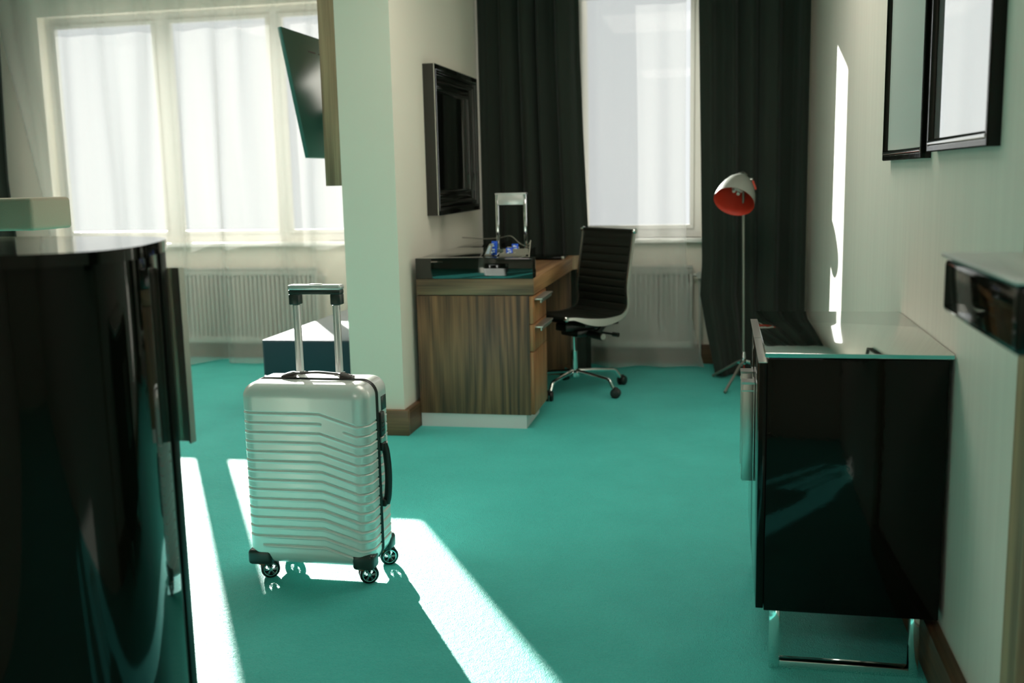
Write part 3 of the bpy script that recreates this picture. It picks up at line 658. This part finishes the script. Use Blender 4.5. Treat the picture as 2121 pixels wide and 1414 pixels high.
# ------------------------------------------------------------------ suitcase
su = empty('suitcase', (-1.26, 3.0, 0), 'silver hard-shell cabin suitcase on four wheels with its handle pulled up', 'suitcase')
SX0, SX1, SY0, SY1, SZ0, SZ1 = -1.468, -1.052, 2.888, 3.118, .052, .636; SEAM = 2.985; RR = .046
def rb(p):
    a = Vector((SX0+RR, SY0+RR, SZ0+RR)); b = Vector((SX1-RR, SY1-RR, SZ1-RR))
    i = Vector((min(max(p.x, a.x), b.x), min(max(p.y, a.y), b.y), min(max(p.z, a.z), b.z)))
    d = p-i; n = d.normalized() if d.length > 1e-9 else Vector((0, 0, 1)); return i+n*RR, n
def goff(x, y):
    xb, xc = -1.205, -1.085
    if x < xb: return 0.0
    if x < xc: return -.038*(x-xb)/(xc-xb)
    return -.038
def groove(P, n, back=False):
    if abs(n.z) > .75: return 0
    g = 0; x, y, z = P
    xx = x if not back else (SX0+SX1)-x
    o = goff(xx, y) if not back else goff(x, y)
    for k in range(15):
        zk = .548-.0305*k+o
        if abs(z-zk) > .02: continue
        if k == 1 and not back and -1.20 < x < -1.125: continue
        if k == 14 and (x < -1.41 or x > -1.11): continue
        d = z-zk
        g += -.0046*math.exp(-(d/.0021)**2)+.0012*math.exp(-((d+.0048)/.0028)**2)
    return g
def shell(front, nx, ny, nz):
    m = MB(); ya, yb = (SY0, SEAM) if front else (SEAM+.012, SY1)
    def put(p):
        P, n = rb(p); return P+n*groove(P, n, not front)
    X = lambda u: SX0+(SX1-SX0)*u
    Z = lambda v: SZ0+(SZ1-SZ0)*v
    Y = lambda t: ya+(yb-ya)*t
    yf = SY0 if front else SY1
    m.grid(nx, nz, lambda u, v: put(Vector((X(u), yf, Z(v)))))
    m.grid(ny, nz, lambda t, v: put(Vector((SX0, Y(t), Z(v))))); m.grid(ny, nz, lambda t, v: put(Vector((SX1, Y(t), Z(v)))))
    m.grid(nx, ny, lambda u, t: put(Vector((X(u), Y(t), SZ0)))); m.grid(nx, ny, lambda u, t: put(Vector((X(u), Y(t), SZ1))))
    bmesh.ops.remove_doubles(m.bm, verts=m.bm.verts, dist=2e-5)
    return m
obj('front_shell', shell(True, 120, 24, 430), SHELL, su, ang=70)
obj('back_shell', shell(False, 60, 24, 220), SHELL, su, ang=70)
def perim(y, off, n=10):
    out = []; r = RR+off
    for cx, cz, a in ((SX1-RR, SZ1-RR, 0), (SX0+RR, SZ1-RR, 90), (SX0+RR, SZ0+RR, 180), (SX1-RR, SZ0+RR, 270)):
        for k in range(n+1): t = math.radians(a+90*k/n); out.append((cx+r*math.cos(t), y, cz+r*math.sin(t)))
    return out
obj('gusset', MB().tube(perim(SEAM+.006, -.005), .007, 8, True), BLACKM, su)
for yv in (SEAM-.001, SEAM+.013): obj('zipper', MB().tube(perim(yv, -.0005), .0034, 8, True), BLACKP, su)
# top carry handle
hp = spline([(-1.362, SEAM+.02, .642), (-1.335, SEAM+.02, .650), (-1.29, SEAM+.02, .653), (-1.25, SEAM+.02, .655), (-1.20, SEAM+.02, .652), (-1.165, SEAM+.02, .649), (-1.138, SEAM+.02, .642)], 6)
m_ = MB(); m_.tube(hp, [.0055+.0035*(1 if (i < 8 or i > len(hp)-9) else 0) for i in range(len(hp))], 10, flat=(1.9, .75)); m_.box((-1.368, SEAM+.004, .634), (-1.325, SEAM+.036, .646), .004); m_.box((-1.172, SEAM+.004, .634), (-1.130, SEAM+.036, .646), .004)
obj('carry_handle', m_, mat('handle_grey_brown', (.09, .075, .07), .45), su)
# telescopic handle
for x in (-1.349, -1.214):
    m_ = MB(); m_.box((x, 3.066, .60), (x+.021, 3.088, .862), .004); m_.box((x+.0085, 3.0645, .62), (x+.0125, 3.067, .86)); r_ = obj('telescopic_rod', m_, SILV, su)
    obj('rod_collar', MB().box((x-.004, 3.060, .634), (x+.025, 3.094, .642), .002), DARKP, r_)
m_ = MB(); m_.box((-1.357, 3.058, .896), (-1.183, 3.096, .910), .003); m_.box((-1.357, 3.058, .862), (-1.324, 3.096, .897), .004); m_.box((-1.217, 3.058, .862), (-1.183, 3.096, .897), .004)
g_ = obj('grip', m_, DARKP, su)
obj('grip_cover', MB().box((-1.359, 3.056, .9095), (-1.181, 3.098, .926), .006, 3), SILV, g_, label='silver grip cover')
obj('release_button', MB().box((-1.29, 3.066, .9255), (-1.25, 3.088, .9285), .001), BULB, g_)
# side fittings (right)
obj('badge_plate', MB().box((SX1-.001, 3.030, .530), (SX1+.002, 3.075, .575), .001), DARKP, su)
lk = obj('lock', MB().box((SX1-.004, SEAM+.016, .452), (SX1+.009, SEAM+.048, .530), .003), BLACKP, su)
for zz in (.470, .483, .496): obj('dial', MB().cyl((SX1+.004, SEAM+.022, zz), (SX1+.004, SEAM+.042, zz), .0065, seg=12), BLACKM, lk)
obj('lock_trim', MB().box((SX1+.006, SEAM+.045, .455), (SX1+.011, SEAM+.050, .527), .001), ALU, lk)
sh_ = MB(); sh_.box((SX1-.003, SEAM+.018, .405), (SX1+.012, SEAM+.050, .432), .004); sh_.box((SX1-.003, SEAM+.018, .222), (SX1+.012, SEAM+.050, .245), .004)
sh_.tube(spline([(SX1+.008, SEAM+.034, .425), (SX1+.015, SEAM+.034, .395), (SX1+.019, SEAM+.034, .33), (SX1+.015, SEAM+.034, .26), (SX1+.008, SEAM+.034, .23)], 8), .0075, 10, flat=(1, 1.6))
obj('side_handle', sh_, BLACKP, su); obj('handle_bracket', MB().box((SX1-.002, SEAM+.016, .432), (SX1+.010, SEAM+.050, .4515), .002), ALU, su)
for zz in (.20, .49): obj('side_foot', MB().lathe([(0, 0), (.012, 0), (.012, .005), (.008, .009), (0, .009)], (SX0+.002, 2.955, zz), (-1, 0, 0), 16), BLACKP, su)
# wheels
def caster(cx, cy, sxn, syn, ang):
    # corner housing hugging the shell
    m = MB(); hx0, hx1 = (cx-.030, cx+.036) if sxn < 0 else (cx-.036, cx+.030)
    ex = SX0-.002 if sxn < 0 else SX1+.002; ey = SY0-.002 if syn < 0 else SY1+.002
    m.box((min(ex, ex-sxn*.070), min(ey, ey-syn*.06), .050), (max(ex, ex-sxn*.082), max(ey, ey-syn*.06), .100), .012, 3)
    m.lathe([(0, 0), (.020, 0), (.024, .012), (.026, .03), (0, .03)], (cx, cy, .044), (0, 0, 1), 20)
    ho = obj('caster_housing', m, DARKP, su)
    d = Vector((math.cos(ang), math.sin(ang), 0)); t = Vector((-d.y, d.x, 0))     # d: axle direction, t: trailing
    WR = .0300
    c = Vector((cx, cy, WR))+t*.014
    f = MB(); f.tube([Vector((cx, cy, .056)), c+Vector((0, 0, .016))+t*-.004, c], [.013, .011, .008], 10); f.cyl(c-d*.022, c+d*.022, .005)
    obj('fork', f, DARKP, ho)
    for s in (-1, 1):
        w0 = c+d*(s*.007)
        obj('wheel', MB().lathe([(.017, 0), (.025, 0), (WR-.0003, .003), (WR-.0003, .012), (.0255, .015), (.0222, .0155), (.0222, .011), (.017, .011)], w0, d*s, 32), BLACKP, ho)
        rm = MB(); rm.lathe([(.0196, .0145), (.0202, .0160), (.0222, .0160), (.0226, .0145)], w0, d*s, 32); rm.lathe([(0, .0155), (.0045, .0160), (.0055, .012), (0, .012)], w0, d*s, 16)
        qd = (d*s).to_track_quat('Z', 'Y')
        for k in range(6):
            a = k*PI/3
            for dd in (-.0013, .0013):
                e1 = qd@Vector((math.cos(a)*.004-math.sin(a)*dd, math.sin(a)*.004+math.cos(a)*dd, .0145)); e2 = qd@Vector((math.cos(a)*.0205-math.sin(a)*dd*1.7, math.sin(a)*.0205+math.cos(a)*dd*1.7, .0145))
                rm.tube([w0+e1, w0+e2], .0010, 5)
        obj('rim', rm, CHROME, ho, label='silver six-spoke rim')
    obj('brake_tab', MB().box(Vector((cx-.009, cy-.0285, .049)), Vector((cx+.009, cy-.024, .055)), .001), ORANGE, ho, label='orange tab')
caster(SX0+.042, SY0+.034, -1, -1, math.radians(-62)); caster(SX1-.042, SY0+.034, 1, -1, math.radians(-62))
caster(SX1-.030, SY1-.034, 1, 1, math.radians(-60)); caster(SX0+.042, SY1-.034, -1, 1, math.radians(-70))

# ------------------------------------------------------------------ made-up square frames around the added fill lights
for i, (x, y, wd) in enumerate(((-.5, -.8, 1.3), (-.45, 4.1, 1.3), (-3.6, 4.6, 1.5))):
    o = obj('fill_light_frame', frame_sweep(MB(), [(0, 0), (0, .05), (.04, .05), (.04, 0)], 0, 1, 0, 1, 0, 1), WHITEP)
    me = o.data
    for v in me.vertices:
        a, b, h = v.co.y, v.co.z, v.co.x; v.co = Vector(((a-.5)*wd, (b-.5)*wd, -h))
    o.location = (x, y, CH)
    tag(o, ['added white square fill-light frame behind the camera position', 'added white square fill-light frame above the carpet in front of the desk', 'added white square fill-light frame above the left part of the room'][i], 'lamp', 'added fill-light frames')
